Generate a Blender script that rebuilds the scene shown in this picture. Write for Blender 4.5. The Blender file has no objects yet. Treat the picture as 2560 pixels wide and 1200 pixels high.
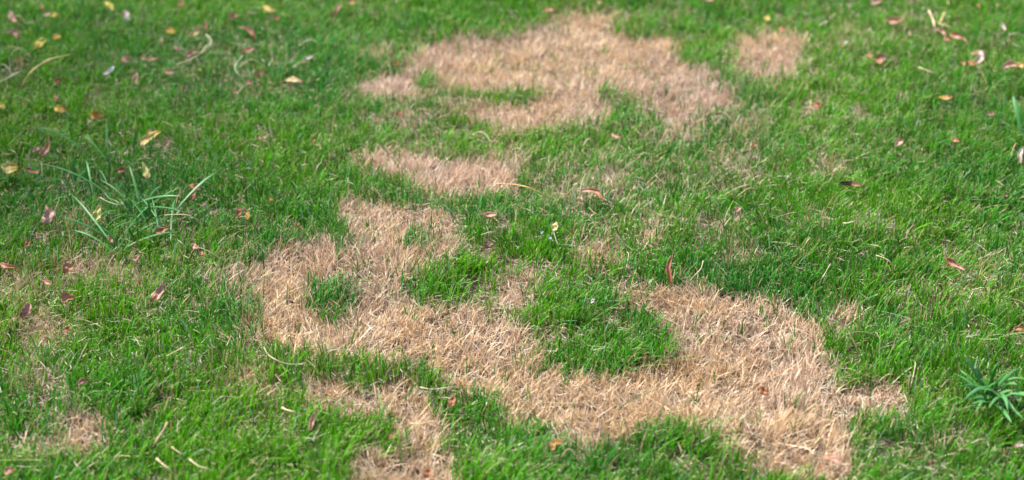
import bpy, math, random
import numpy as np
from mathutils import Vector, Matrix

S = bpy.context.scene
COL = S.collection
rng = np.random.default_rng(11)
random.seed(5)

# ------------------------------------------------------------------ camera
CAM_H = 1.25
PITCH = math.radians(24.5)
LENS = 64.0
cam_d = bpy.data.cameras.new("camera")
cam = bpy.data.objects.new("camera", cam_d)
COL.objects.link(cam)
cam.location = (0, 0, CAM_H)
cam.rotation_euler = (math.pi / 2 - PITCH, 0, 0)
cam_d.lens = LENS
cam_d.sensor_width = 36.0
cam_d.clip_start = 0.05
cam_d.clip_end = 500
cam_d.dof.use_dof = True
cam_d.dof.focus_distance = 2.78
cam_d.dof.aperture_fstop = 3.6
S.camera = cam
S.render.resolution_x = 1024
S.render.resolution_y = 480

# ------------------------------------------------------------------ light
SUN_EL = math.radians(58)
SUN_AZ = math.radians(-62)       # direction the light comes from, measured from +Y towards +X
world = bpy.data.worlds.new("World")
S.world = world
world.use_nodes = True
nt = world.node_tree
bg = nt.nodes["Background"]
sky = nt.nodes.new("ShaderNodeTexSky")
sky.sky_type = 'NISHITA'
sky.sun_disc = False
sky.sun_elevation = SUN_EL
sky.sun_rotation = SUN_AZ
sky.air_density = 0.6
sky.dust_density = 3.0
sky.ozone_density = 0.3
nt.links.new(sky.outputs[0], bg.inputs[0])
bg.inputs[1].default_value = 0.12
sun_d = bpy.data.lights.new("sun", 'SUN')
sun_d.energy = 3.5
sun_d.angle = math.radians(5)
sun_d.color = (1.0, 0.94, 0.86)
sun = bpy.data.objects.new("sun", sun_d)
COL.objects.link(sun)
sd = Vector((math.sin(SUN_AZ) * math.cos(SUN_EL), math.cos(SUN_AZ) * math.cos(SUN_EL), math.sin(SUN_EL)))
sun.rotation_euler = sd.to_track_quat('Z', 'Y').to_euler()
sun.location = (-2, 2, 4)
S.view_settings.view_transform = 'Standard'
S.view_settings.look = 'None'
S.view_settings.exposure = 1.25
S.view_settings.gamma = 1.0

# ------------------------------------------------------------------ helpers
FPX = LENS / 36.0 * 2560.0
cp, sp = math.cos(PITCH), math.sin(PITCH)
FWD = Vector((0, cp, -sp)); UP = Vector((0, sp, cp)); RT = Vector((1, 0, 0))


def at(px, py, z=0.0):
    """point of the photo (2560x1200) to the world point at height z"""
    d = FWD * FPX + RT * (px - 1280) + UP * (600 - py)
    t = (z - CAM_H) / d.z
    return Vector((0, 0, CAM_H)) + d * t


def ppm(px, py):
    p = at(px, py, 0.02)
    return FPX / (p - Vector((0, 0, CAM_H))).dot(FWD)


def proj(x, y, z):
    dz = z - CAM_H
    dep = y * cp - dz * sp
    u = y * sp + dz * cp
    return 1280 + FPX * x / dep, 600 - FPX * u / dep


def tag(o, label=None, cat=None, group=None, kind=None):
    if label: o["label"] = label
    if cat: o["category"] = cat
    if group: o["group"] = group
    if kind: o["kind"] = kind
    return o


class Noise2:
    def __init__(self, seed, n=256):
        self.g = np.random.default_rng(seed).random((n, n)); self.n = n

    def __call__(self, x, y, scale, octaves=1):
        out = np.zeros_like(x, dtype=float); amp = 1.0; tot = 0.0; s = scale
        for k in range(octaves):
            X = x * s + 37.3 * k + 1000; Y = y * s + 91.7 * k + 1000
            i = np.floor(X).astype(int); j = np.floor(Y).astype(int)
            fx = X - i; fy = Y - j
            fx = fx * fx * (3 - 2 * fx); fy = fy * fy * (3 - 2 * fy)
            n = self.n
            a = self.g[i % n, j % n]; b = self.g[(i + 1) % n, j % n]
            c = self.g[i % n, (j + 1) % n]; d = self.g[(i + 1) % n, (j + 1) % n]
            out += amp * ((a * (1 - fx) + b * fx) * (1 - fy) + (c * (1 - fx) + d * fx) * fy)
            tot += amp; amp *= 0.5; s *= 2.03
        return out / tot


N1, N2, N3, N4, N5, N6 = [Noise2(s) for s in (1, 2, 3, 4, 5, 6)]


def ground_z(x, y):
    x = np.asarray(x, float); y = np.asarray(y, float)
    return (N1(x, y, 2.2, 2) - 0.5) * 0.035 + (N2(x, y, 9.0, 2) - 0.5) * 0.014


# ------------------------------------------------------------------ where the turf is dead (brown share 0..1)
X0, Y0, CELL = -600, -300, 5
GW, GH = int(3760 / CELL), int(1900 / CELL)
gx, gy = np.meshgrid(X0 + (np.arange(GW) + .5) * CELL, Y0 + (np.arange(GH) + .5) * CELL)
DM = np.zeros((GH, GW))


def inside(poly):
    m = np.zeros(gx.shape, bool)
    n = len(poly)
    for i in range(n):
        (x1, y1), (x2, y2) = poly[i], poly[(i + 1) % n]
        if y1 == y2: continue
        c = ((y1 > gy) != (y2 > gy)) & (gx < (x2 - x1) * (gy - y1) / (y2 - y1) + x1)
        m ^= c
    return m


def put(poly, v): DM[inside(poly)] = v


def ell(cx, cy, rx, ry, v):
    d = ((gx - cx) / rx) ** 2 + ((gy - cy) / ry) ** 2
    w = np.clip(1.35 - d * 0.75, 0, 1)
    DM[:] = DM * (1 - w) + v * w


# weakly thinned areas first
for e in [(300, 620, 330, 130, .22), (80, 780, 150, 130, .3), (330, 270, 420, 120, .12), (1700, 380, 260, 90, .30),
          (1350, 420, 260, 60, .30), (1560, 470, 160, 60, .22), (1640, 560, 230, 60, .22), (1000, 310, 170, 70, .25),
          (2080, 330, 200, 90, .16), (2300, 120, 300, 90, .14), (2480, 680, 120, 60, .35), (2100, 560, 130, 60, .2),
          (640, 640, 120, 90, .3), (640, 930, 140, 60, .3), (1980, 120, 190, 110, .2), (1250, 530, 110, 40, .2),
          (2350, 610, 200, 50, .18), (560, 150, 160, 60, .16),
          (2430, 700, 150, 35, .3), (1890, 420, 100, 30, .25), (380, 200, 220, 60, .15)]:
    ell(*e[:4], e[4] * .62)
put([(1050, 105), (1100, 95), (1150, 80), (1290, 88), (1300, 65), (1355, 55), (1365, 30), (1470, 32), (1560, 20), (1600, 20),
     (1700, 25), (1720, 38), (1650, 42), (1690, 65), (1700, 90), (1690, 118), (1710, 150), (1775, 165), (1815, 182), (1845, 215),
     (1858, 248), (1820, 256), (1740, 256), (1735, 300), (1690, 315), (1670, 275), (1620, 270), (1560, 240), (1520, 238),
     (1535, 265), (1500, 287), (1420, 294), (1300, 304), (1200, 292), (1150, 265), (1100, 240), (1060, 227), (960, 226), (920, 230),
     (865, 222), (900, 200), (960, 180), (1010, 160), (1040, 130)], .98)
put([(1850, 85), (1900, 70), (1980, 78), (1988, 120), (1960, 165), (1900, 186), (1860, 165), (1840, 130)], .95)
for e in [(1070, 186, 34, 20, .0), (1205, 232, 112, 26, .0), (1318, 212, 38, 20, .05), (1530, 222, 50, 18, .1), (1580, 262, 46, 22, .15), (1610, 60, 78, 30, .0),
          (1740, 118, 52, 38, .15), (940, 122, 55, 15, .7), (2120, 75, 60, 11, .65), (2250, 47, 40, 10, .4), (2010, 130, 34, 9, .6),
          (1835, 188, 26, 30, .05), (1880, 298, 60, 17, .65), (2070, 385, 42, 19, .7), (1270, 372, 55, 15, .55), (1540, 418, 38, 22, .6),
          (1010, 275, 60, 22, .65), (1690, 305, 50, 25, .7), (1840, 378, 60, 18, .4), (1140, 245, 50, 12, .5)]:
    ell(*e)
put([(900, 372), (1000, 368), (1060, 385), (1130, 392), (1220, 402), (1280, 412), (1310, 440), (1200, 458),
     (1100, 472), (1045, 455), (1000, 420), (920, 402)], .9)
ell(1490, 440, 70, 14, .5)
put([(825, 500), (880, 488), (950, 500), (1050, 508), (1135, 528), (1145, 600), (1130, 645), (1080, 655), (1030, 680), (1010, 740),
     (1060, 760), (1150, 745), (1230, 768), (1280, 786), (1315, 830), (1355, 880), (1400, 925), (1480, 932), (1560, 925), (1640, 900),
     (1690, 900), (1690, 850), (1665, 790), (1620, 750), (1550, 735), (1540, 712), (1600, 705), (1660, 710), (1740, 700), (1790, 730),
     (1860, 745), (1960, 742), (1990, 780), (2050, 805), (2070, 860), (2080, 900), (2060, 935), (2100, 958), (2200, 955), (2262, 968),
     (2235, 1000), (2140, 1012), (2112, 1040), (2120, 1090), (2132, 1150), (2090, 1170), (1990, 1162), (1920, 1145), (1900, 1105),
     (1830, 1080), (1780, 1045), (1700, 1022), (1600, 1030), (1515, 1070), (1480, 1092), (1430, 1055), (1380, 1030), (1270, 1032),
     (1250, 965), (1110, 930), (1080, 900), (1040, 862), (960, 880), (880, 862), (800, 850), (700, 845), (665, 838), (735, 795),
     (640, 770), (650, 730), (622, 690), (640, 640), (700, 602), (760, 598), (830, 582), (850, 550)], .985)
put([(752, 705), (775, 680), (815, 690), (848, 655), (870, 690), (915, 700), (895, 735), (900, 768), (850, 772), (838, 800), (800, 782), (768, 765), (775, 730)], .1)
put([(1005, 680), (1040, 655), (1110, 665), (1205, 680), (1202, 742), (1050, 756), (998, 730)], .0)
for e in [(855, 590, 28, 42, .15), (1045, 583, 54, 32, .0), (1120, 655, 50, 30, .05), (1920, 945, 110, 30, .9), (1900, 985, 45, 14, .6), (1600, 720, 60, 18, .6),
          (1290, 710, 55, 36, .85), (2110, 785, 48, 34, .78), (1510, 612, 66, 30, .62), (1630, 552, 56, 20, .5), (1855, 612, 46, 26, .55),
          (225, 655, 75, 34, .6), (185, 548, 65, 16, .6), (40, 700, 60, 36, .5), (85, 805, 65, 34, .6), (60, 905, 70, 30, .5),
          (350, 690, 60, 28, .45), (560, 660, 60, 28, .5), (620, 780, 34, 40, .5), (630, 935, 60, 22, .55), (402, 958, 16, 26, .6),
          (700, 800, 50, 30, .75), (2350, 1090, 60, 18, .2), (2000, 1000, 70, 20, .97), (2185, 985, 85, 26, .97), (1915, 125, 76, 50, .95), (1838, 190, 22, 24, .05),
          (200, 1060, 62, 44, .92), (70, 1105, 66, 14, .6), (1860, 770, 60, 20, .95)]:
    ell(*e)
put([(755, 942), (830, 932), (900, 958), (1000, 926), (1042, 950), (1065, 1000), (1095, 1050), (1105, 1090), (1050, 1085), (985, 1080),
     (985, 1040), (955, 1008), (860, 1012), (780, 1002)], .93)
put([(865, 1300), (880, 1135), (920, 1100), (970, 1125), (1050, 1098), (1125, 1120), (1145, 1300)], .85)
put([(2290, 1195), (2340, 1180), (2380, 1230), (2330, 1290), (2270, 1260)], .0)


def blur(a, r):
    m = int(3 * r); k = np.exp(-0.5 * (np.arange(-m, m + 1) / r) ** 2); k /= k.sum()
    a = np.apply_along_axis(lambda v: np.convolve(np.pad(v, m, 'edge'), k, 'valid'), 0, a)
    return np.apply_along_axis(lambda v: np.convolve(np.pad(v, m, 'edge'), k, 'valid'), 1, a)


DM = blur(DM, 2.6)


def brown(x, y):
    b = np.maximum(brown_at(x, y, .032), brown_at(x, y, .018))
    return b + .5 * b * np.clip(b - .25, 0, 1) * (1 - b) * 4 * .6


def brown_at(x, y, z):
    u, v = proj(x, y, z + ground_z(x, y))
    u = u + (N3(x, y, 25, 3) - .5) * 44 + (N5(x, y, 110, 2) - .5) * 34
    v = v + (N4(x, y, 25, 3) - .5) * 20 + (N6(x, y, 110, 2) - .5) * 16
    i = np.clip(((u - X0) / CELL).astype(int), 0, GW - 1); j = np.clip(((v - Y0) / CELL).astype(int), 0, GH - 1)
    out = ((u < X0) | (u > X0 + GW * CELL) | (v < Y0) | (v > Y0 + GH * CELL))
    b = DM[j, i]
    far = np.clip((N5(x, y, 1.3, 2) - .62) * 6, 0, .9)
    return np.where(out, far, b)


# ------------------------------------------------------------------ materials
def mat_base(name):
    m = bpy.data.materials.new(name); m.use_nodes = True
    return m, m.node_tree, m.node_tree.nodes["Principled BSDF"]


def blade_mat(name, transl, rough, spec):
    m, t, p = mat_base(name)
    a = t.nodes.new("ShaderNodeVertexColor"); a.layer_name = "tint"
    t.links.new(a.outputs[0], p.inputs["Base Color"])
    p.inputs["Roughness"].default_value = rough
    p.inputs["Specular IOR Level"].default_value = spec
    tr = t.nodes.new("ShaderNodeBsdfTranslucent")
    t.links.new(a.outputs[0], tr.inputs[0])
    mx = t.nodes.new("ShaderNodeMixShader"); mx.inputs[0].default_value = transl
    out = t.nodes["Material Output"]
    t.links.new(p.outputs[0], mx.inputs[1]); t.links.new(tr.outputs[0], mx.inputs[2]); t.links.new(mx.outputs[0], out.inputs[0])
    return m


M_GREEN = blade_mat("grass_blade", 0.42, 0.5, 0.2)
M_DEAD = blade_mat("dead_blade", 0.25, 0.6, 0.35)


def soil_mat():
    m, t, p = mat_base("soil")
    tc = t.nodes.new("ShaderNodeTexCoord")
    n = t.nodes.new("ShaderNodeTexNoise"); n.inputs["Scale"].default_value = 60; n.inputs["Detail"].default_value = 8
    r = t.nodes.new("ShaderNodeValToRGB")
    e = r.color_ramp.elements
    e[0].position = .3; e[0].color = (0.035, 0.024, 0.016, 1)
    e[1].position = .7; e[1].color = (0.13, 0.09, 0.06, 1)
    t.links.new(tc.outputs["Object"], n.inputs["Vector"]); t.links.new(n.outputs[0], r.inputs[0])
    # farther out the sheet carries short green turf
    n2 = t.nodes.new("ShaderNodeTexNoise"); n2.inputs["Scale"].default_value = 3; n2.inputs["Detail"].default_value = 6
    t.links.new(tc.outputs["Object"], n2.inputs["Vector"])
    r2 = t.nodes.new("ShaderNodeValToRGB"); q = r2.color_ramp.elements
    q[0].position = .35; q[0].color = (0.03, 0.085, 0.018, 1); q[1].position = .7; q[1].color = (0.10, 0.13, 0.04, 1)
    t.links.new(n2.outputs[0], r2.inputs[0])
    ln = t.nodes.new("ShaderNodeVectorMath"); ln.operation = 'LENGTH'
    t.links.new(tc.outputs["Object"], ln.inputs[0])
    mr = t.nodes.new("ShaderNodeMapRange"); mr.inputs[1].default_value = 5; mr.inputs[2].default_value = 8
    t.links.new(ln.outputs["Value"], mr.inputs[0])
    mx = t.nodes.new("ShaderNodeMixRGB")
    t.links.new(mr.outputs[0], mx.inputs[0]); t.links.new(r.outputs[0], mx.inputs[1]); t.links.new(r2.outputs[0], mx.inputs[2])
    t.links.new(mx.outputs[0], p.inputs["Base Color"])
    bp = t.nodes.new("ShaderNodeBump"); bp.inputs["Strength"].default_value = .8; bp.inputs["Distance"].default_value = .004
    t.links.new(n.outputs[0], bp.inputs["Height"]); t.links.new(bp.outputs[0], p.inputs["Normal"])
    p.inputs["Roughness"].default_value = .95
    return m


# ------------------------------------------------------------------ ground
def make_ground():
    xs = np.concatenate([[-120, -60, -30, -15, -8, -5, -3.2], np.linspace(-2.4, 2.4, 193), [3.2, 5, 8, 15, 30, 60, 120]])
    ys = np.concatenate([[-60, -20, -8, -3, 0, .8], np.linspace(1.2, 5.6, 177), [6.5, 8, 11, 16, 30, 60, 120]])
    X, Y = np.meshgrid(xs, ys)
    Z = ground_z(X, Y)
    nx, ny = len(xs), len(ys)
    v = np.stack([X, Y, Z], -1).reshape(-1, 3)
    f = [(j * nx + i, j * nx + i + 1, (j + 1) * nx + i + 1, (j + 1) * nx + i) for j in range(ny - 1) for i in range(nx - 1)]
    me = bpy.data.meshes.new("ground"); me.from_pydata(v.tolist(), [], f); me.shade_smooth()
    me.materials.append(soil_mat())
    o = bpy.data.objects.new("ground", me); COL.objects.link(o)
    tag(o, kind="structure")


make_ground()

# ------------------------------------------------------------------ things to be laid on the grass: specs first, so blades below them can be pressed down
PRESS = []          # x, y, z, r

# colours (linear)
C = dict(R=(.30, .12, .065), O=(.46, .20, .08), B=(.38, .18, .09), T=(.58, .36, .23), P=(.62, .40, .32), Y=(.66, .50, .06), PY=(.74, .66, .28),
         G=(.50, .60, .10), OC=(.62, .38, .05), W=(.72, .72, .70), D=(.075, .042, .035), S=(.68, .54, .36), L=(.56, .31, .19))
FG = "fallen leaves on the lawn"
# x1,y1 (stalk end), x2,y2 (tip), width px, colour, second colour, shape, curl, tilt, label
LEAVES = [
 (262, 4, 284, 26, 13, 'Y', 'G', 'long', .5, .5, "narrow yellow leaf at the top edge, left of the pale pink one"),
 (102, 10, 112, 24, 8, 'R', 'B', 'oval', .8, .5, "tiny red brown leaf scrap near the top left corner"),
 (108, 36, 124, 35, 8, 'T', 'P', 'oval', .6, .4, "small tan leaf scrap touching the yellow green leaf near the top left corner"),
 (124, 36, 142, 40, 14, 'G', 'Y', 'oval', .4, .5, "yellow green leaf in the grass near the top left corner"),
 (26, 32, 46, 58, 16, 'P', 'T', 'drop', 1.2, .5, "curled pinkish leaf in the sunlit grass of the top left corner"),
 (17, 82, 48, 95, 15, 'P', 'R', 'oval', 1.6, .4, "pink curled leaf with dark red end near the left edge, below the sunlit corner"),
 (310, 26, 318, 52, 13, 'P', 'W', 'oval', 1.0, .6, "pale pink upright leaf near the top, right of the narrow yellow one"),
 (445, 8, 461, 11, 11, 'L', 'B', 'oval', .8, .5, "small russet leaf at the top edge, left of centre"),
 (415, 76, 439, 79, 13, 'OC', 'Y', 'oval', .5, .5, "small ochre leaf in the grass left of the pale yellow folded one"),
 (470, 93, 499, 70, 13, 'PY', 'T', 'long', 1.2, .5, "pale yellow folded leaf slanting upward beside a thin russet leaf"),
 (515, 54, 516, 78, 8, 'O', 'B', 'long', 1.0, .6, "thin russet leaf standing upright beside the pale yellow folded one"),
 (570, 52, 599, 42, 12, 'L', 'T', 'oval', 1.4, .5, "reddish curled leaf above the long brown curled one"),
 (601, 68, 638, 100, 15, 'T', 'R', 'long', 1.7, .5, "long rolled tan leaf with dark red end, far left of large bare patch"),
 (86, 120, 114, 96, 19, 'Y', 'G', 'oval', .4, .5, "large bright yellow leaf slanting upward near the left edge"),
 (133, 97, 152, 91, 12, 'OC', 'Y', 'oval', .4, .5, "small dull ochre leaf right of the large bright yellow one"),
 (46, 152, 56, 143, 9, 'O', 'R', 'oval', .6, .5, "small orange leaf scrap above the pale straw at the left edge"),
 (303, 152, 331, 146, 18, 'P', 'L', 'drop', 1.3, .5, "crumpled pinkish leaf above the white curled scrap"),
 (350, 145, 396, 147, 9, 'L', 'T', 'long', 1.0, .4, "long flat russet leaf lying crosswise, right of the crumpled pinkish one"),
 (435, 117, 446, 129, 11, 'P', 'R', 'oval', 1.2, .5, "small pink leaf scrap above the leaf with dried straw"),
 (464, 146, 497, 133, 13, 'P', 'L', 'oval', 1.2, .5, "pinkish leaf lying against a tuft of dried straw"),
 (603, 128, 638, 123, 12, 'O', 'T', 'long', .8, .5, "orange tan leaf lying flat below the long rolled tan one"),
 (259, 187, 285, 165, 11, 'W', 'W', 'long', 1.3, .5, "white curled leaf scrap slanting upward in the left part of the lawn"),
 (342, 184, 348, 214, 13, 'P', 'L', 'drop', .9, .65, "salmon pink leaf standing on its tip, right of the white curled scrap"),
 (134, 207, 153, 201, 11, 'O', 'R', 'oval', 1.4, .5, "small orange hooked leaf right of the long yellow stalk"),
 (186, 194, 194, 202, 9, 'D', 'R', 'oval', .6, .5, "tiny dark brown leaf scrap left of the white curled one"),
 (137, 238, 146, 258, 10, 'O', 'R', 'long', 1.0, .6, "narrow russet leaf standing just above the golden torn leaf"),
 (138, 268, 170, 276, 18, 'Y', 'O', 'drop', .8, .5, "golden torn leaf, the left one of two golden leaves close together"),
 (-6, 266, 14, 264, 15, 'Y', 'G', 'oval', .4, .5, "bright yellow leaf cut by the left edge of the picture"),
 (228, 286, 262, 292, 20, 'OC', 'O', 'drop', 1.3, .55, "golden leaf with an orange curled side, right one of two golden leaves"),
 (371, 324, 380, 334, 9, 'O', 'R', 'oval', .6, .5, "small red orange leaf scrap touching the big pale yellow leaf"),
 (352, 367, 403, 330, 20, 'PY', 'Y', 'long', .7, .55, "big pale yellow leaf propped slantwise on the grass above the broad bladed weed"),
 (411, 365, 426, 350, 12, 'P', 'L', 'drop', 1.2, .5, "small pinkish folded leaf right of the big pale yellow one"),
 (98, 390, 122, 346, 18, 'L', 'T', 'drop', 1.6, .6, "tall crumpled russet leaf standing near the left edge above the round yellow leaf"),
 (80, 380, 104, 372, 10, 'P', 'T', 'oval', 1.2, .5, "small pinkish leaf lobe leaning against the tall crumpled russet one"),
 (612, 205, 628, 210, 11, 'R', 'O', 'oval', .8, .5, "small red brown leaf below the pale bent grass stalk"),
 (581, 226, 594, 231, 9, 'B', 'R', 'oval', .8, .5, "dull brown leaf scrap low in the grass below the small red brown one"),
 (412, 180, 434, 183, 11, 'L', 'P', 'oval', 1.2, .5, "faded russet leaf low in thin grass, halfway between two pink ones"),
 (498, 172, 503, 176, 6, 'Y', 'Y', 'oval', .3, .5, "tiny yellow leaf scrap in the thin grass below the pinkish leaf with straw"),
 (658, 14, 690, 27, 12, 'Y', 'PY', 'long', .6, .5, "yellow leaf with pale edge lying at the top, above a red brown scrap"),
 (683, 46, 700, 48, 10, 'R', 'O', 'oval', .8, .5, "red brown leaf scrap just below the yellow leaf at the top"),
 (855, 6, 832, 43, 11, 'L', 'T', 'long', 1.2, .6, "tall bent tan leaf near the top edge, left of the large bare patch"),
 (871, 7, 888, 8, 12, 'T', 'OC', 'oval', .6, .5, "small tan leaf at the top edge, right of the tall bent one"),
 (762, 146, 782, 141, 9, 'W', 'P', 'oval', 1.1, .5, "pale lilac leaf scrap in the grass left of the large bare patch"),
 (642, 192, 655, 172, 10, 'R', 'L', 'drop', 1.2, .6, "red brown leaf standing upright, left of the pale yellow flat leaf"),
 (713, 200, 756, 205, 12, 'PY', 'T', 'oval', .4, .4, "pale yellow leaf lying flat, alone in the grass left of the large bare patch"),
 (646, 347, 665, 340, 10, 'T', 'PY', 'oval', 1.2, .5, "small cream tan leaf above the dense green tufts left of centre"),
 (781, 350, 788, 356, 7, 'O', 'R', 'oval', .5, .5, "tiny red leaf scrap in dense grass left of the middle brown band"),
 (985, 164, 996, 154, 10, 'R', 'O', 'oval', .8, .6, "dark red leaf scrap at the left end of the large bare patch, upper of two"),
 (991, 288, 1001, 276, 11, 'R', 'O', 'oval', .8, .6, "dark red leaf scrap under the left end of the large bare patch, lower of two"),
 (1360, 27, 1384, 27, 12, 'O', 'T', 'oval', .8, .5, "orange leaf on the far top edge of the large bare patch"),
 (1492, 3, 1504, 6, 8, 'T', 'O', 'oval', .5, .5, "tan leaf scrap cut by the top edge above the large bare patch"),
 (1762, 2, 1784, 5, 10, 'P', 'T', 'oval', 1.0, .5, "pinkish leaf at the top edge, right of the large bare patch"),
 (1909, 46, 1926, 48, 13, 'Y', 'PY', 'oval', .4, .5, "pale lemon leaf above the small round bare patch"),
 (1851, 150, 1859, 142, 8, 'R', 'O', 'oval', .6, .6, "tiny red leaf scrap at the left rim of the small round bare patch"),
 (1945, 80, 1970, 76, 10, 'O', 'T', 'long', .9, .4, "orange leaf on the top rim of the small round bare patch"),
 (1880, 368, 1897, 356, 9, 'O', 'T', 'drop', 1.0, .6, "orange tan leaf beside a thin dark twig"),
 (1530, 335, 1552, 345, 10, 'T', 'L', 'long', 1.0, .4, "tan leaf sliver in green grass below the large bare patch"),
 (2176, 12, 2206, 3, 11, 'P', 'T', 'long', .9, .5, "pale pink leaf with a stalk at the top edge in the right part"),
 (2218, 48, 2264, 44, 18, 'T', 'L', 'drop', 1.2, .5, "broad dull tan leaf near the top, left of the straw fork"),
 (2337, 74, 2363, 92, 13, 'P', 'T', 'long', 1.7, .5, "arched pinkish leaf hanging below the straw fork"),
 (2360, 94, 2375, 101, 12, 'L', 'O', 'oval', 1.0, .5, "small orange tan leaf at the foot of the arched pinkish one"),
 (2378, 84, 2419, 106, 17, 'O', 'P', 'drop', 1.2, .55, "pink leaf with a bright orange stalk end, right of the straw fork"),
 (2504, 58, 2514, 78, 8, 'W', 'P', 'long', .8, .5, "small whitish leaf sliver near the top right corner"),
 (2443, 10, 2449, 20, 7, 'O', 'R', 'oval', .6, .5, "tiny orange leaf scrap at the top edge near the right corner"),
 (2188, 147, 2216, 146, 26, 'O', 'P', 'oval', 1.1, .65, "round cupped orange leaf with a pale middle"),
 (2168, 136, 2180, 143, 12, 'O', 'L', 'oval', .8, .5, "small orange leaf scrap just left of the round cupped one"),
 (2434, 161, 2451, 127, 17, 'P', 'W', 'long', 1.3, .65, "pale pink rolled leaf standing up between orange pieces"),
 (2426, 134, 2465, 128, 9, 'L', 'T', 'long', .9, .4, "thin russet leaf laid across the top of the pale pink rolled one"),
 (2419, 154, 2440, 161, 11, 'O', 'O', 'oval', .6, .5, "orange leaf at the foot of the pale pink rolled one"),
 (2402, 156, 2413, 164, 9, 'O', 'L', 'oval', .6, .5, "small orange scrap left of the foot of the pale pink rolled leaf"),
 (2505, 171, 2547, 169, 16, 'P', 'L', 'long', 1.3, .45, "broad pink leaf lying at the right edge beside a yellow one"),
 (2540, 162, 2562, 158, 13, 'Y', 'T', 'oval', .7, .5, "yellow leaf at the right edge touching the broad pink one"),
 (2030, 262, 2052, 267, 13, 'R', 'O', 'oval', .9, .5, "red orange leaf alone in the grass right of the large bare patch"),
 (2238, 364, 2257, 349, 13, 'P', 'T', 'oval', 1.3, .5, "small pinkish shell shaped leaf in the right part, above the dark curled one"),
 (2381, 346, 2398, 355, 13, 'O', 'L', 'drop', .7, .55, "small orange leaf in the right part, right of the pinkish shell shaped one"),
 (2472, 288, 2487, 284, 11, 'P', 'R', 'oval', 1.0, .5, "little mauve leaf left of the tall lone blade"),
 (2347, 243, 2382, 242, 10, 'OC', 'L', 'long', .6, .4, "faint ochre leaf sunk in the grass below the broad pink one"),
 (2100, 106, 2120, 105, 9, 'B', 'W', 'oval', 1.0, .5, "grey brown leaf scrap below the dry strip right of the small round bare patch"),
 (2553, 408, 2556, 370, 11, 'P', 'W', 'long', 1.2, .6, "pale upright leaf sliver at the right edge below the tall lone blade"),
 (4, 416, 46, 420, 27, 'PY', 'Y', 'oval', .5, .6, "round pale yellow leaf with a ribbed face at the left edge"),
 (65, 423, 97, 435, 10, 'R', 'L', 'long', 1.3, .4, "thin dark red leaf right of the round pale yellow one"),
 (292, 427, 315, 426, 14, 'R', 'B', 'oval', 1.2, .55, "dark brown red leaf left of the pale lemon pointed one"),
 (372, 445, 356, 405, 16, 'PY', 'G', 'drop', .7, .65, "pale lemon pointed leaf caught upright in the broad bladed weed"),
 (118, 558, 114, 514, 30, 'P', 'T', 'drop', .8, .65, "pinkish tan teardrop leaf standing with its point up"),
 (236, 553, 250, 512, 22, 'G', 'PY', 'drop', .6, .65, "yellow green pointed leaf standing in the grass right of the teardrop leaf"),
 (472, 464, 506, 468, 15, 'O', 'L', 'oval', 1.3, .5, "russet curled leaf right of the broad bladed weed"),
 (478, 500, 486, 478, 10, 'R', 'O', 'oval', .9, .6, "small red brown leaf just below the russet curled one"),
 (595, 543, 601, 520, 12, 'O', 'R', 'oval', 1.0, .6, "orange half of a folded leaf, left beside its brown neighbour"),
 (608, 522, 618, 552, 13, 'L', 'Y', 'long', 1.6, .6, "brown twisted leaf with a yellow foot touching an orange one"),
 (388, 578, 424, 566, 17, 'O', 'B', 'drop', .8, .55, "orange brown leaf under the blades of the broad bladed weed"),
 (66, 617, 74, 602, 11, 'O', 'R', 'oval', .8, .6, "small bright red brown leaf scrap near the left edge"),
 (271, 592, 283, 608, 9, 'R', 'B', 'oval', 1.0, .5, "small dark red leaf at the foot of the broad bladed weed"),
 (2, 656, 44, 668, 13, 'L', 'O', 'long', 1.3, .4, "long russet leaf lying at the left edge"),
 (162, 684, 184, 662, 24, 'O', 'T', 'oval', .9, .65, "orange brown leaf half sunk behind grass blades"),
 (480, 610, 494, 622, 12, 'L', 'P', 'oval', .8, .5, "pinkish tan leaf above a small orange scrap left of the main dead patch"),
 (502, 629, 513, 637, 9, 'O', 'L', 'oval', .6, .5, "small orange scrap below the pinkish tan leaf left of the main dead patch"),
 (334, 652, 352, 636, 12, 'T', 'L', 'drop', .8, .6, "torn light tan leaf below the broad bladed weed"),
 (101, 700, 130, 711, 12, 'L', 'T', 'long', 1.4, .5, "narrow tan folded leaf above the cupped orange brown one"),
 (153, 748, 189, 746, 25, 'L', 'O', 'drop', 1.0, .6, "cupped orange brown leaf with an upturned rim"),
 (382, 752, 407, 704, 22, 'L', 'P', 'drop', .8, .7, "long reddish leaf leaning upright with a pointed tip"),
 (52, 796, 74, 760, 24, 'R', 'P', 'oval', 1.4, .65, "crumpled dark red leaf with a pale fold near the left edge"),
 (158, 824, 173, 820, 13, 'O', 'R', 'oval', .9, .6, "small orange red leaf below the cupped orange brown one"),
 (673, 499, 681, 496, 7, 'OC', 'O', 'oval', .5, .5, "tiny ochre leaf scrap in green grass left of the main dead patch"),
 (740, 563, 748, 557, 8, 'R', 'B', 'oval', .8, .5, "tiny dark red leaf scrap just above the top left of the main dead patch"),
 (1208, 537, 1243, 538, 12, 'L', 'P', 'long', .8, .5, "pinkish leaf half sunk in grass left of the lemon petal"),
 (1450, 476, 1510, 504, 14, 'T', 'O', 'long', 1.0, .5, "boat shaped tan leaf lying on green grass"),
 (1384, 580, 1391, 557, 15, 'PY', 'PY', 'oval', .7, .65, "smooth pale lemon petal shaped leaf in the middle of the lawn"),
 (1678, 710, 1682, 638, 15, 'O', 'L', 'long', 1.7, .85, "rolled orange brown leaf standing straight up from the grass"),
 (1840, 530, 1857, 520, 9, 'T', 'P', 'long', 1.2, .5, "small tan leaf sliver in green grass right of the boat shaped one"),
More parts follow.
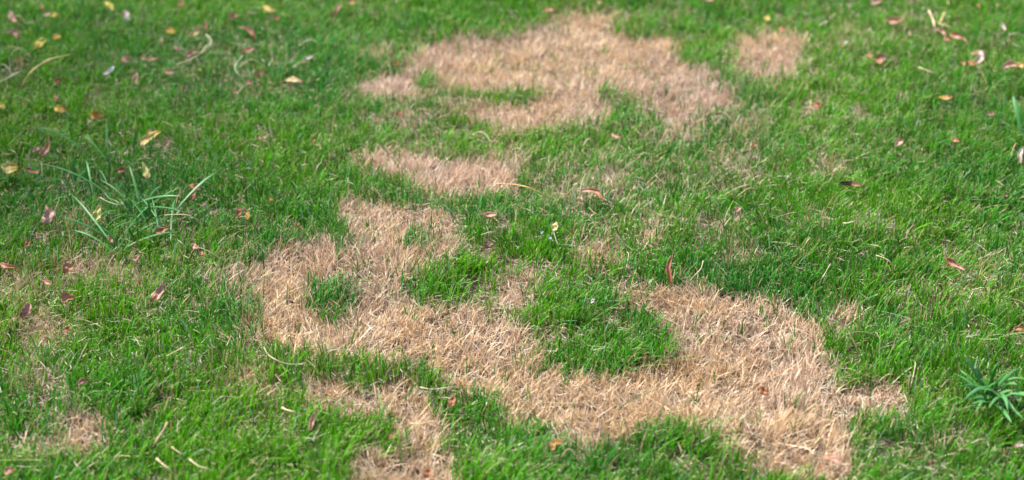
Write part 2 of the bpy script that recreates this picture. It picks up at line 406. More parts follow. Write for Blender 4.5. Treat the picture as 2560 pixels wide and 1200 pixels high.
 (2098, 466, 2154, 472, 14, 'D', 'B', 'long', 1.6, .45, "dark brown curled leaf lying like a shallow bow in green grass"),
 (2366, 650, 2412, 680, 17, 'O', 'P', 'drop', 1.3, .55, "orange and pink leaf with a pointed upright end in the right part"),
 (2509, 487, 2521, 490, 9, 'D', 'B', 'oval', .8, .5, "small dark leaf scrap in bright grass near the right edge"),
 (2534, 824, 2562, 820, 11, 'O', 'B', 'long', 1.0, .5, "brown orange leaf sliver cut by the right edge"),
 (1482, 660, 1488, 700, 0, 'T', 'T', 'oval', 0, 0, ""),
 (196, 962, 220, 954, 14, 'P', 'B', 'oval', 1.6, .6, "pale brown hollow leaf above the lower left dead patch"),
 (12, 1186, 38, 1178, 19, 'T', 'L', 'drop', .8, .55, "tan leaf out of focus in the bottom left corner"),
 (787, 1036, 772, 1080, 14, 'P', 'T', 'long', 1.7, .65, "small pinkish hooked leaf standing in the foreground grass"),
 (1124, 1018, 1136, 990, 15, 'B', 'O', 'oval', .8, .65, "brown leaf standing in green grass under the centre of the main dead patch"),
 (971, 1098, 980, 1080, 8, 'O', 'R', 'long', .8, .6, "thin red orange leaf in the foreground beside the bottom dead patch"),
 (1062, 1194, 1074, 1172, 20, 'B', 'O', 'oval', .8, .6, "brown leaf at the bottom edge in the bottom dead patch"),
 (1376, 1124, 1392, 1100, 16, 'B', 'OC', 'drop', .8, .6, "ochre brown leaf half in the foreground grass, lower of two lobes"),
 (1384, 1102, 1410, 1106, 11, 'OC', 'B', 'oval', .8, .6, "ochre brown leaf half in the foreground grass, upper of two lobes"),
 (1897, 970, 1920, 988, 22, 'O', 'R', 'drop', .9, .65, "bright rust leaf with a pointed tip on the right part of the dead patch"),
 (2064, 1142, 2108, 1166, 20, 'L', 'P', 'drop', 1.0, .55, "pinkish orange leaf at the bottom end of the main dead patch"),
 (2106, 806, 2116, 799, 9, 'D', 'R', 'oval', .8, .5, "small dark red leaf scrap right of the main dead patch"),
 (2532, 1119, 2560, 1113, 8, 'B', 'W', 'long', 1.0, .5, "dull purple brown leaf sliver in the bottom right corner"),
 (2480, 0, 2494, 6, 0, 'T', 'T', 'oval', 0, 0, ""),
]
LEAVES = [l for l in LEAVES if l[4] > 0]


def leaf_frame(l):
    x1, y1, x2, y2, w, c1, c2, shp, curl, tilt, lab = l
    mx, my = (x1 + x2) / 2, (y1 + y2) / 2
    g = at(mx, my, 0.02)
    b = float(brown(np.array([g.x]), np.array([g.y]))[0])
    gz = float(ground_z(g.x, g.y))
    s = ppm(mx, my)
    up_px = abs(y2 - y1) * .5
    z0 = gz + (0.034 - 0.012 * min(1, b)) + up_px / s * tilt * .55
    c = at(mx, my, z0)
    tocam = (Vector((0, 0, CAM_H)) - c).normalized()
    n = (Vector((0, 0, 1)) * (1 - tilt) + tocam * tilt).normalized()

    def hit(px, py):
        d = FWD * FPX + RT * (px - 1280) + UP * (600 - py)
        o = Vector((0, 0, CAM_H))
        return o + d * ((c - o).dot(n) / d.dot(n))
    a, e = hit(x1, y1), hit(x2, y2)
    L = (e - a).length
    X = (e - a).normalized(); Z = n; Y = Z.cross(X).normalized()
    # width as seen: compensate foreshortening of the width axis
    view = abs(Y.dot(RT)) + abs(Y.dot(UP))
    W = w / s / max(.45, min(1, math.hypot(Y.dot(RT), Y.dot(UP))))
    return c, X, Y, Z, L * 1.04, W * 1.08


FR = [leaf_frame(l) for l in LEAVES]
for (c, X, Y, Z, L, W), l in zip(FR, LEAVES):
    PRESS.append((c.x, c.y, c.z - L * .5 * abs(X.z) - W * .3 * abs(Y.z), max(math.hypot(X.x, X.y) * L, W) * .55))


def press(x, y, top):
    """height limit for blades under and just in front of the leaves"""
    lim = np.full(len(x), 9.0)
    for (lx, ly, lz, r) in PRESS:
        dx = x - lx; dy = y - ly
        m = (np.abs(dx) < r + .03) & (np.abs(dy) < r + .09)
        if not m.any(): continue
        i = np.where(m)[0]
        d = np.hypot(dx[i], dy[i])
        under = d < r + .004
        front = (np.abs(dx[i]) < r + .003) & (dy[i] < 0) & (dy[i] > -r - .06)
        gl = np.where(under, lz - .004, np.where(front, lz - .002 + dy[i] * -.0 - .12 * np.abs(dy[i]), 9.0))
        lim[i] = np.minimum(lim[i], gl)
    return lim


# ------------------------------------------------------------------ blades
def build_blades(name, mat, x, y, h, lx, ly, wid, col, tipcol, tipw, nseg=3, droop=0.15, curve=1.6, z0=0.0, roll=None):
    """x,y base; h height; lx,ly horizontal offset of the tip; one ribbon each"""
    n = len(x)
    gz = ground_z(x, y)
    lim = press(x, y, h) - gz
    sc = np.clip(lim / np.maximum(h, 1e-4), .12, 1)
    h = h * sc; lx = lx * np.where(sc < 1, 1.0, 1.0)
    ts = np.linspace(0, 1, nseg + 1)
    if tipw is not None: ts = np.concatenate([ts[:-1], [0.90, 1.0]])
    k = len(ts)
    ang = rng.random(n) * np.pi if roll is None else roll
    # width direction: mostly across the lean
    la = np.arctan2(ly, lx) + np.pi / 2 + (rng.random(n) - .5) * 1.6
    wx, wy = np.cos(la), np.sin(la)
    V = np.zeros((n, k, 2, 3), np.float32)
    Cc = np.ones((n, k, 2, 4), np.float32)
    tw = (rng.random(n) - .5) * 1.4
    for q, t in enumerate(ts):
        cx = x + lx * t ** curve; cy = y + ly * t ** curve
        cz = gz + z0 + h * (t - droop * t ** 3) / (1 - droop * .6)
        prof = (0.75 + 0.45 * t - 0.95 * t ** 3) if tipw is None else (0.8 + 0.35 * t - 0.75 * t ** 4)
        ww = wid * .5 * max(prof, .12)
        a = tw * t
        ax = wx * np.cos(a) - wy * np.sin(a); ay = wx * np.sin(a) + wy * np.cos(a)
        for s_, sg in ((0, -1), (1, 1)):
            V[:, q, s_, 0] = cx + sg * ax * ww; V[:, q, s_, 1] = cy + sg * ay * ww; V[:, q, s_, 2] = cz + sg * ww * .25 * np.sin(a * 3)
        f = 1.0 if t <= .85 else 0.0
        cc = col
        if tipcol is not None and t > .95: cc = tipcol
        Cc[:, q, 0, :3] = cc; Cc[:, q, 1, :3] = cc
    V = V.reshape(-1, 3)
    base = (np.arange(n) * k * 2)[:, None, None]
    qd = np.array([[2 * i, 2 * i + 1, 2 * i + 3, 2 * i + 2] for i in range(k - 1)])[None]
    F = (base + qd).reshape(-1).astype(np.int32)
    return V, F, Cc.reshape(-1, 4)


def link_mesh(name, mat, packs):
    off = 0; Vs = []; Fs = []; Cs = []
    for V, F, c in packs:
        Vs.append(V); Fs.append(F + off); Cs.append(c); off += len(V)
    V = np.concatenate(Vs); F = np.concatenate(Fs); c = np.concatenate(Cs)
    me = bpy.data.meshes.new(name)
    nf = len(F) // 4
    me.vertices.add(len(V)); me.vertices.foreach_set("co", V.ravel().astype(np.float32))
    me.loops.add(len(F)); me.loops.foreach_set("vertex_index", F)
    me.polygons.add(nf); me.polygons.foreach_set("loop_start", np.arange(nf, dtype=np.int32) * 4)
    try:
        me.polygons.foreach_set("loop_total", np.full(nf, 4, np.int32))
    except Exception:
        pass
    me.update(calc_edges=True)
    a = me.color_attributes.new("tint", 'FLOAT_COLOR', 'POINT')
    a.data.foreach_set("color", np.clip(c, 0, 1).astype(np.float32).ravel())
    me.shade_smooth()
    me.materials.append(mat)
    o = bpy.data.objects.new(name, me); COL.objects.link(o)
    print(name, len(V), "verts", nf, "faces")
    return o


def halfw(y): return .281 * (.91 * y + .518)


def scatter(dens, ylo=1.62, yhi=4.75, mar=.4):
    W = halfw(yhi) + mar
    n = int(dens * 2 * W * (yhi - ylo))
    x = (rng.random(n) * 2 - 1) * W; y = ylo + rng.random(n) * (yhi - ylo)
    m = np.abs(x) < halfw(y) + mar
    # thin out a little with distance
    m &= rng.random(n) < np.clip(1.25 - .13 * (y - 1.6), .7, 1)
    return x[m], y[m]


def tufts(dens, per, rad):
    tx, ty = scatter(dens)
    n = len(tx)
    cnt = np.maximum(2, rng.poisson(per, n))
    idx = np.repeat(np.arange(n), cnt)
    m = len(idx)
    a = rng.random(m) * 2 * np.pi; r = rad * np.sqrt(rng.random(m))
    ox, oy = np.cos(a) * r, np.sin(a) * r
    return tx[idx] + ox, ty[idx] + oy, ox / rad, oy / rad, idx, n


def mixc(a, b, t): return np.asarray(a)[None] * (1 - t[:, None]) + np.asarray(b)[None] * t[:, None]


# green turf
def green():
    x, y, ox, oy, idx, nt_ = tufts(2700, 24, .018)
    tr = rng.random((nt_, 5))
    b = brown(x, y)
    dn = N6(x, y, 30, 2)
    keep = rng.random(len(x)) > np.clip(b * 1.06 + (dn - .5) * .5 * (b > .1), 0, .988)
    # a few lone green shoots stay inside dead turf, whole shoots together
    lone = (b > .8) & (tr[idx, 4] > .05)
    keep &= ~(lone & (rng.random(len(x)) < .9))
    x, y, ox, oy, idx, b = [q[keep] for q in (x, y, ox, oy, idx, b)]
    n = len(x)
    T = tr[idx]
    lush = N1(x, y, 5.5, 2); lf = N2(x, y, 3.0, 2) * 2 * np.pi * 1.6
    h = (.017 + .011 * T[:, 0] + .020 * lush) * (.55 + .6 * rng.random(n))
    tall = rng.random(n) < .03; h[tall] *= 1.35
    bent = rng.random(n) < .16
    mag = h * (.15 + .5 * rng.random(n)); mag[bent] *= 2.2; h[bent] *= .7
    ra = rng.random(n) * 2 * np.pi
    dx = ox * .7 + .25 * np.cos(lf) + .18 + .6 * np.cos(ra) + (T[:, 1] - .5) * 1.2
    dy = oy * .75 + .2 * np.sin(lf) + .45 * np.sin(ra) + (T[:, 2] - .5) * 1.0
    lx, ly = mag * dx, mag * dy
    wid = (.0009 + .0013 * rng.random(n)) * (1 + .35 * (T[:, 3] > .8))
    hue = np.clip(N3(x, y, 3.2, 3) * 2.2 - .6 + (T[:, 3] - .5) * .55 + (rng.random(n) - .5) * .35, 0, 1)
    c = mixc((.105, .360, .005), (.046, .262, .026), hue)
    val = (.42 + .9 * rng.random(n)) * (.85 + .3 * T[:, 1])
    c = c * val[:, None]
    yel = rng.random(n) < .03 + .08 * N4(x, y, 3, 2)
    c[yel] = mixc((.17, .27, .035), (.30, .28, .09), rng.random(yel.sum()))
    pale = rng.random(n) < .04
    c[pale] = np.array([.20, .40, .22])
    # sear older ends near dry areas
    sear = rng.random(n) < .035 + .3 * b
    c[sear] = mixc((.26, .22, .09), (.42, .33, .18), rng.random(sear.sum()))
    tip = c.copy()
    cut = rng.random(n) < .5
    tip[cut] = mixc((.55, .50, .28), (.72, .66, .46), rng.random(cut.sum()))
    return build_blades("g", M_GREEN, x, y, h, lx, ly, wid, c, tip, True, 3)


def lone_shoots():
    """single green shoots that survive in the dead turf: two to four blades each"""
    x, y = scatter(700); b = brown(x, y)
    k = (b > .6) & (rng.random(len(x)) < .22 + .9 * np.clip(N2(x, y, 8, 2) * 2 - .9, 0, 1)); x, y = x[k], y[k]
    c = rng.integers(2, 7, len(x)); i = np.repeat(np.arange(len(x)), c); n = len(i)
    fx = (rng.random(len(x)) - .5) * 1.1; fy = (rng.random(len(x)) - .5) * .9
    h = (.020 + .024 * rng.random(n)); m = h * (.3 + .5 * rng.random(n))
    col = mixc((.09, .30, .01), (.035, .20, .03), rng.random(n)) * (.6 + .5 * rng.random(n))[:, None]
    return build_blades("s", M_GREEN, x[i] + rng.normal(size=n) * .0022, y[i] + rng.normal(size=n) * .0022, h, m * (fx[i] + rng.normal(size=n) * .5),
                        m * (fy[i] + rng.normal(size=n) * .5), .0012 + .0011 * rng.random(n), col, None, None, 4, droop=.2)


def dead_pal(n, hue):
    pal = np.array([(.66, .50, .37), (.56, .40, .27), (.76, .62, .50), (.36, .26, .20), (.66, .47, .31), (.82, .72, .61), (.46, .37, .32)])
    k = rng.choice(len(pal), n, p=[.24, .2, .19, .12, .12, .07, .06])
    c = pal[k] * (.78 + .45 * rng.random(n))[:, None]
    warm = np.array([1.05, 1.01, .76])[None] ** (hue[:, None] * .9 - .1)
    return np.clip(c * warm, 0, 1)


def dead():
    x, y, ox, oy, idx, nt_ = tufts(12500, 8, .006)
    tr = rng.random((nt_, 5))
    b = brown(x, y)
    thin = np.clip((N4(x, y, 13, 3) - .32) * 5, .62, 1)
    keep = rng.random(len(x)) < np.clip(b * 1.12, .0, 1) ** 1.15 * thin
    x, y, ox, oy, idx, b = [q[keep] for q in (x, y, ox, oy, idx, b)]
    n = len(x); T = tr[idx]
    lf = N5(x, y, 7, 2) * 2 * np.pi * 2
    lump = N6(x, y, 11, 2)
    h = (.007 + .011 * T[:, 0] + .018 * lump + .007 * (1 - b)) * (.5 + .7 * rng.random(n))
    ra = rng.random(n) * 2 * np.pi
    mag = h * (.2 + .55 * rng.random(n)); flat = rng.random(n) < .13
    mag[flat] *= 2.2; h[flat] *= .6
    dx = ox * .8 + .3 * np.cos(lf) + .8 * np.cos(ra) + (T[:, 1] - .5) * 1.3
    dy = oy * .8 + .35 * np.sin(lf) + .6 * np.sin(ra) + (T[:, 2] - .5) * 1.1
    wid = .0008 + .0011 * rng.random(n)
    hue = np.clip(N2(x, y, 5, 2) * 1.4 - .2 + (T[:, 3] - .5) * .5, 0, 1)
    c = dead_pal(n, hue)
    return build_blades("d", M_DEAD, x, y, h, mag * dx, mag * dy, wid, c, None, None, 3, curve=1.3)


def litter(dens, inb, name):
    """loose dry bits lying between and on the blades"""
    x, y = scatter(dens)
    n = len(x); b = brown(x, y)
    if not inb:
        keep = rng.random(n) < (.12 + .35 * np.clip(N4(x, y, 6, 3) * 2.2 - .8, 0, 1) + b)
        x, y, b = x[keep], y[keep], b[keep]; n = len(x)
    L = (.008 + .020 * rng.random(n) ** 1.6)
    a = rng.random(n) * 2 * np.pi
    rise = (rng.random(n) - .35) * .6
    hz = rng.random(n)
    z0 = (.003 + .028 * hz) * (1 - .55 * b) if not inb else .002 + .006 * hz
    c = dead_pal(n, rng.random(n) * .5) * (.85 if not inb else .75)
    gp = rng.random(n) < .3
    c[gp] = np.array([.55, .52, .40])
    wid = .0007 + .0009 * rng.random(n)
    V, F, Cc = build_blades(name, M_DEAD, x, y, L * rise, L * np.cos(a), L * np.sin(a), wid, c, None, None, 2, droop=.5, curve=1.0, z0=z0)
    return V, F, Cc


def stolons(nn):
    """long pale bent stems over the turf"""
    packs_v = []; packs_f = []; packs_c = []; off = 0
    x, y = scatter(400)
    pick = rng.choice(len(x), nn, replace=False); x, y = x[pick], y[pick]
    for i in range(nn):
        L = .03 + .07 * rng.random(); a = rng.random() * 2 * np.pi; k = (rng.random() - .5) * 22
        m = 7; pts = []
        px, py = x[i], y[i]
        b = float(brown(np.array([px]), np.array([py]))[0])
        hh = (.033 + .012 * rng.random()) * (1 - .45 * b)
        for q in range(m):
            t = q / (m - 1)
            pts.append((px, py, hh * (0.55 + .45 * math.sin(math.pi * t)) - .012 * t))
            px += math.cos(a) * L / m; py += math.sin(a) * L / m; a += k * L / m
        P = np.array(pts); P[:, 2] += ground_z(P[:, 0], P[:, 1])
        r = .0005 + .0005 * rng.random()
        D = np.gradient(P, axis=0); D /= np.linalg.norm(D, axis=1)[:, None]
        sx = np.cross(D, [0, 0, 1.0]); sx /= np.maximum(np.linalg.norm(sx, axis=1)[:, None], 1e-6)
        sy = np.cross(sx, D)
        ring = [P + (sx * math.cos(u) + sy * math.sin(u)) * r for u in (0, 2.1, 4.2)]
        V = np.stack(ring, 1).reshape(-1, 3)
        F = []
        for q in range(m - 1):
            for s_ in range(3):
                F += [q * 3 + s_, q * 3 + (s_ + 1) % 3, (q + 1) * 3 + (s_ + 1) % 3, (q + 1) * 3 + s_]
        col = np.ones((len(V), 4)); col[:, :3] = np.array([(.66, .56, .38), (.74, .66, .50), (.50, .50, .26), (.60, .42, .26)][rng.integers(4)])
        packs_v.append(V); packs_f.append(np.array(F, np.int32) + off); packs_c.append(col); off += len(V)
    return np.concatenate(packs_v).astype(np.float32), np.concatenate(packs_f), np.concatenate(packs_c)


def outer():
    """sparser coarse turf round the part the photo shows"""
    n = 150000
    x = (rng.random(n) * 2 - 1) * 7; y = rng.random(n) * 13 - .8
    m = (np.abs(x) > halfw(np.clip(y, 0, 99)) + .38) | (y > 4.72) | (y < 1.65)
    m &= rng.random(n) < np.clip(1.3 - .11 * y, .25, 1)
    x, y = x[m], y[m]; n = len(x)
    b = brown(x, y); isd = rng.random(n) < b * .9
    h = np.where(isd, .016, .036) * (.6 + .6 * rng.random(n))
    a = rng.random(n) * 2 * np.pi; mag = h * .7
    hue = rng.random(n)
    c = mixc((.11, .37, .01), (.05, .27, .04), hue) * (.6 + .6 * rng.random(n))[:, None]
    c[isd] = dead_pal(isd.sum(), hue[isd])
    return build_blades("o", M_GREEN, x, y, h, mag * np.cos(a), mag * np.sin(a), .004 + .003 * rng.random(n), c, None, None, 2)


g = link_mesh("green_grass", M_GREEN, [green(), outer(), lone_shoots()])
tag(g, "short green lawn grass with pale mown tips growing round the dead patches", "grass", kind="stuff")
d = link_mesh("dead_grass", M_DEAD, [dead()])
tag(d, "matted straw coloured dead grass in irregular patches of the lawn", "dead grass", kind="stuff")
l = link_mesh("dry_thatch", M_DEAD, [litter(14000, True, "l1"), litter(9000, False, "l2"), stolons(120)])
tag(l, "loose pale dry clippings and bent stems scattered through the turf", "thatch", kind="stuff")


# ------------------------------------------------------------------ fallen leaves
MATS = {}


def leaf_mat(c1, c2):
    key = c1 + c2
    if key in MATS: return MATS[key]
    m, t, p = mat_base("leaf_" + str(len(MATS)))
    tc = t.nodes.new("ShaderNodeTexCoord")
    n = t.nodes.new("ShaderNodeTexNoise"); n.inputs["Scale"].default_value = 2.2; n.inputs["Detail"].default_value = 5
    t.links.new(tc.outputs["Generated"], n.inputs["Vector"])
    sx = t.nodes.new("ShaderNodeSeparateXYZ"); t.links.new(tc.outputs["Generated"], sx.inputs[0])
    ad = t.nodes.new("ShaderNodeMath"); ad.operation = 'MULTIPLY_ADD'; ad.inputs[1].default_value = .45
    t.links.new(sx.outputs[0], ad.inputs[0])
    mu = t.nodes.new("ShaderNodeMath"); mu.operation = 'MULTIPLY'; mu.inputs[1].default_value = .62
    t.links.new(n.outputs[0], mu.inputs[0]); t.links.new(mu.outputs[0], ad.inputs[2])
    r = t.nodes.new("ShaderNodeValToRGB"); e = r.color_ramp.elements
    e[0].position = .38; e[0].color = (*C[c1], 1); e[1].position = .68; e[1].color = (*C[c2], 1)
    t.links.new(ad.outputs[0], r.inputs[0])
    n2 = t.nodes.new("ShaderNodeTexNoise"); n2.inputs["Scale"].default_value = 420; n2.inputs["Detail"].default_value = 4
    t.links.new(tc.outputs["Object"], n2.inputs["Vector"])
    r2 = t.nodes.new("ShaderNodeValToRGB"); e = r2.color_ramp.elements
    e[0].position = .3; e[0].color = (.62, .55, .5, 1); e[1].position = .62; e[1].color = (1, 1, 1, 1)
    t.links.new(n2.outputs[0], r2.inputs[0])
    mx = t.nodes.new("ShaderNodeMixRGB"); mx.blend_type = 'MULTIPLY'; mx.inputs[0].default_value = .8
    t.links.new(r.outputs[0], mx.inputs[1]); t.links.new(r2.outputs[0], mx.inputs[2])
    t.links.new(mx.outputs[0], p.inputs["Base Color"])
    p.inputs["Roughness"].default_value = .5
    tr = t.nodes.new("ShaderNodeBsdfTranslucent"); t.links.new(mx.outputs[0], tr.inputs[0])
    ms = t.nodes.new("ShaderNodeMixShader"); ms.inputs[0].default_value = .25
    out = t.nodes["Material Output"]
    t.links.new(p.outputs[0], ms.inputs[1]); t.links.new(tr.outputs[0], ms.inputs[2]); t.links.new(ms.outputs[0], out.inputs[0])
    bp = t.nodes.new("ShaderNodeBump"); bp.inputs["Strength"].default_value = .5; bp.inputs["Distance"].default_value = .0008
    t.links.new(n2.outputs[0], bp.inputs["Height"]); t.links.new(bp.outputs[0], p.inputs["Normal"])
    MATS[key] = m
    return m


def tube_mesh(name, pts, rads, mat, sides=6):
    P = [Vector(p) for p in pts]; V = []; F = []
    m = len(P)
    for i in range(m):
        d = (P[min(i + 1, m - 1)] - P[max(i - 1, 0)]).normalized()
        ref = Vector((0, 0, 1)) if abs(d.z) < .9 else Vector((1, 0, 0))
        a = d.cross(ref).normalized(); b = a.cross(d)
        for k in range(sides):
            u = 2 * math.pi * k / sides
            V.append(P[i] + (a * math.cos(u) + b * math.sin(u)) * rads[i])
    for i in range(m - 1):
        for k in range(sides):
            F.append((i * sides + k, i * sides + (k + 1) % sides, (i + 1) * sides + (k + 1) % sides, (i + 1) * sides + k))
    F.append(tuple(range(sides))[::-1]); F.append(tuple((m - 1) * sides + k for k in range(sides)))
    me = bpy.data.meshes.new(name); me.from_pydata([tuple(v) for v in V], [], F); me.shade_smooth()
    me.materials.append(mat)
    return me


def make_leaf(l, fr, k):
    c, X, Y, Z, L, W = fr
    c1, c2, shp, curl, tilt, lab = l[5:]
    R = random.Random(k * 7 + 1)
    nu, nv = 17, 9
    bend = R.uniform(-.5, .9) * (1.2 if shp == 'long' else .8)
    twist = R.uniform(-.5, .5) * (1.3 if curl > 1 else .6)
    ph = R.uniform(0, 6); amp = .11 * W; jag = [R.uniform(.66, 1.1) for _ in range(nu)]; jag2 = [R.uniform(.7, 1.1) for _ in range(nu)]; asym = R.uniform(-.22, .22)
    skew = R.uniform(-.2, .2)

    def width(t):
        if shp == 'oval': return max(.0, math.sin(math.pi * t)) ** .62
        if shp == 'drop': return (math.sin(math.pi * min(1, t ** .62)) ** .75) * (1 - .25 * t)
        return math.sin(math.pi * t) ** .55 * (1 - .15 * t)

    def pt(t, v):
        q_ = min(nu - 1, int(t * (nu - 1) + .5))
        w = width(t) * (1 + asym * (1 if v > 0 else -1)) * ((jag if v > 0 else jag2)[q_] if abs(v) > .8 else 1)
        u = (t - .5) * L
        th = curl * v * 1.0 + .0
        # arc across
        if abs(curl) > .05:
            rr = (W * .5) / curl
            # keep the seen width: arc wider than chord
            rr *= 1 + .25 * curl
            yy = rr * math.sin(curl * v) * w; zz = rr * (1 - math.cos(curl * v)) * w
        else:
            yy = v * W * .5 * w; zz = 0
        tw = twist * (t - .5) * 2
        y2 = yy * math.cos(tw) - zz * math.sin(tw); z2 = yy * math.sin(tw) + zz * math.cos(tw)
        z2 += bend * L * .5 * ((t - .5) ** 2) * 1.6 - .0
        z2 += amp * math.sin(ph + t * 11 + v * 2.5) * .6 + amp * .5 * math.sin(ph * 2 + t * 5 - v * 6)
        y2 += skew * L * math.sin(math.pi * t)
        return (u, y2, z2)
    V = []; F = []
    for i in range(nu):
        t = .01 + .98 * i / (nu - 1)
        for j in range(nv): V.append(pt(t, -1 + 2 * j / (nv - 1)))
    for i in range(nu - 1):
        for j in range(nv - 1):
            F.append((i * nv + j, (i + 1) * nv + j, (i + 1) * nv + j + 1, i * nv + j + 1))
    mat = leaf_mat(c1, c2)
    me = bpy.data.meshes.new("leaf_blade"); me.from_pydata(V, [], F); me.shade_smooth(); me.materials.append(mat)
    M = Matrix((X, Y, Z)).transposed().to_4x4(); M.translation = c
    big = max(L, W) > .017
    root = None
    if big:
        root = bpy.data.objects.new("fallen_leaf", None); COL.objects.link(root); root.empty_display_size = .01
        root.matrix_world = M
        b = bpy.data.objects.new("leaf_blade", me); COL.objects.link(b); b.parent = root
        pts = [pt(.03 + .94 * q / 10, 0) for q in range(11)]
        pts = [(p[0], p[1], p[2] - .0001) for p in pts]
        r0 = max(.00025, W * .02)
        mm = leaf_mat('T' if c1 in ('R', 'L', 'O', 'B', 'P') else 'PY', 'T' if c1 != 'Y' else 'PY')
        rb = bpy.data.objects.new("midrib", tube_mesh("midrib", pts, [r0 * (1 - .75 * q / 10) for q in range(11)], mm, 5))
        COL.objects.link(rb); rb.parent = root
        s0 = pt(.02, 0); sl = L * R.uniform(.12, .3)
        sp_ = [(s0[0] - sl * q / 4, s0[1] + sl * .12 * (q / 4) ** 2 * R.choice((-1, 1)), s0[2] - sl * .5 * (q / 4) ** 2) for q in range(5)]
        st = bpy.data.objects.new("stalk", tube_mesh("stalk", sp_, [r0] * 4 + [r0 * 1.3], mm, 5))
        COL.objects.link(st); st.parent = root
        thin = b
    else:
        root = bpy.data.objects.new("fallen_leaf", me); COL.objects.link(root); root.matrix_world = M; thin = root
    so = thin.modifiers.new("thickness", 'SOLIDIFY'); so.thickness = .0004; so.offset = 0
    tag(root, lab, "leaf", FG)


for k, (l, fr) in enumerate(zip(LEAVES, FR)): make_leaf(l, fr, k)


# ------------------------------------------------------------------ straws, stalks and twigs
def straw_mat(name, c, rough=.5):
    m, t, p = mat_base(name)
    tc = t.nodes.new("ShaderNodeTexCoord"); n = t.nodes.new("ShaderNodeTexNoise"); n.inputs["Scale"].default_value = 150
    t.links.new(tc.outputs["Object"], n.inputs["Vector"])
    r = t.nodes.new("ShaderNodeValToRGB"); e = r.color_ramp.elements
    e[0].position = .3; e[0].color = (c[0] * .7, c[1] * .65, c[2] * .6, 1); e[1].position = .6; e[1].color = (*c, 1)
    t.links.new(n.outputs[0], r.inputs[0]); t.links.new(r.outputs[0], p.inputs["Base Color"])
    p.inputs["Roughness"].default_value = rough
    return m


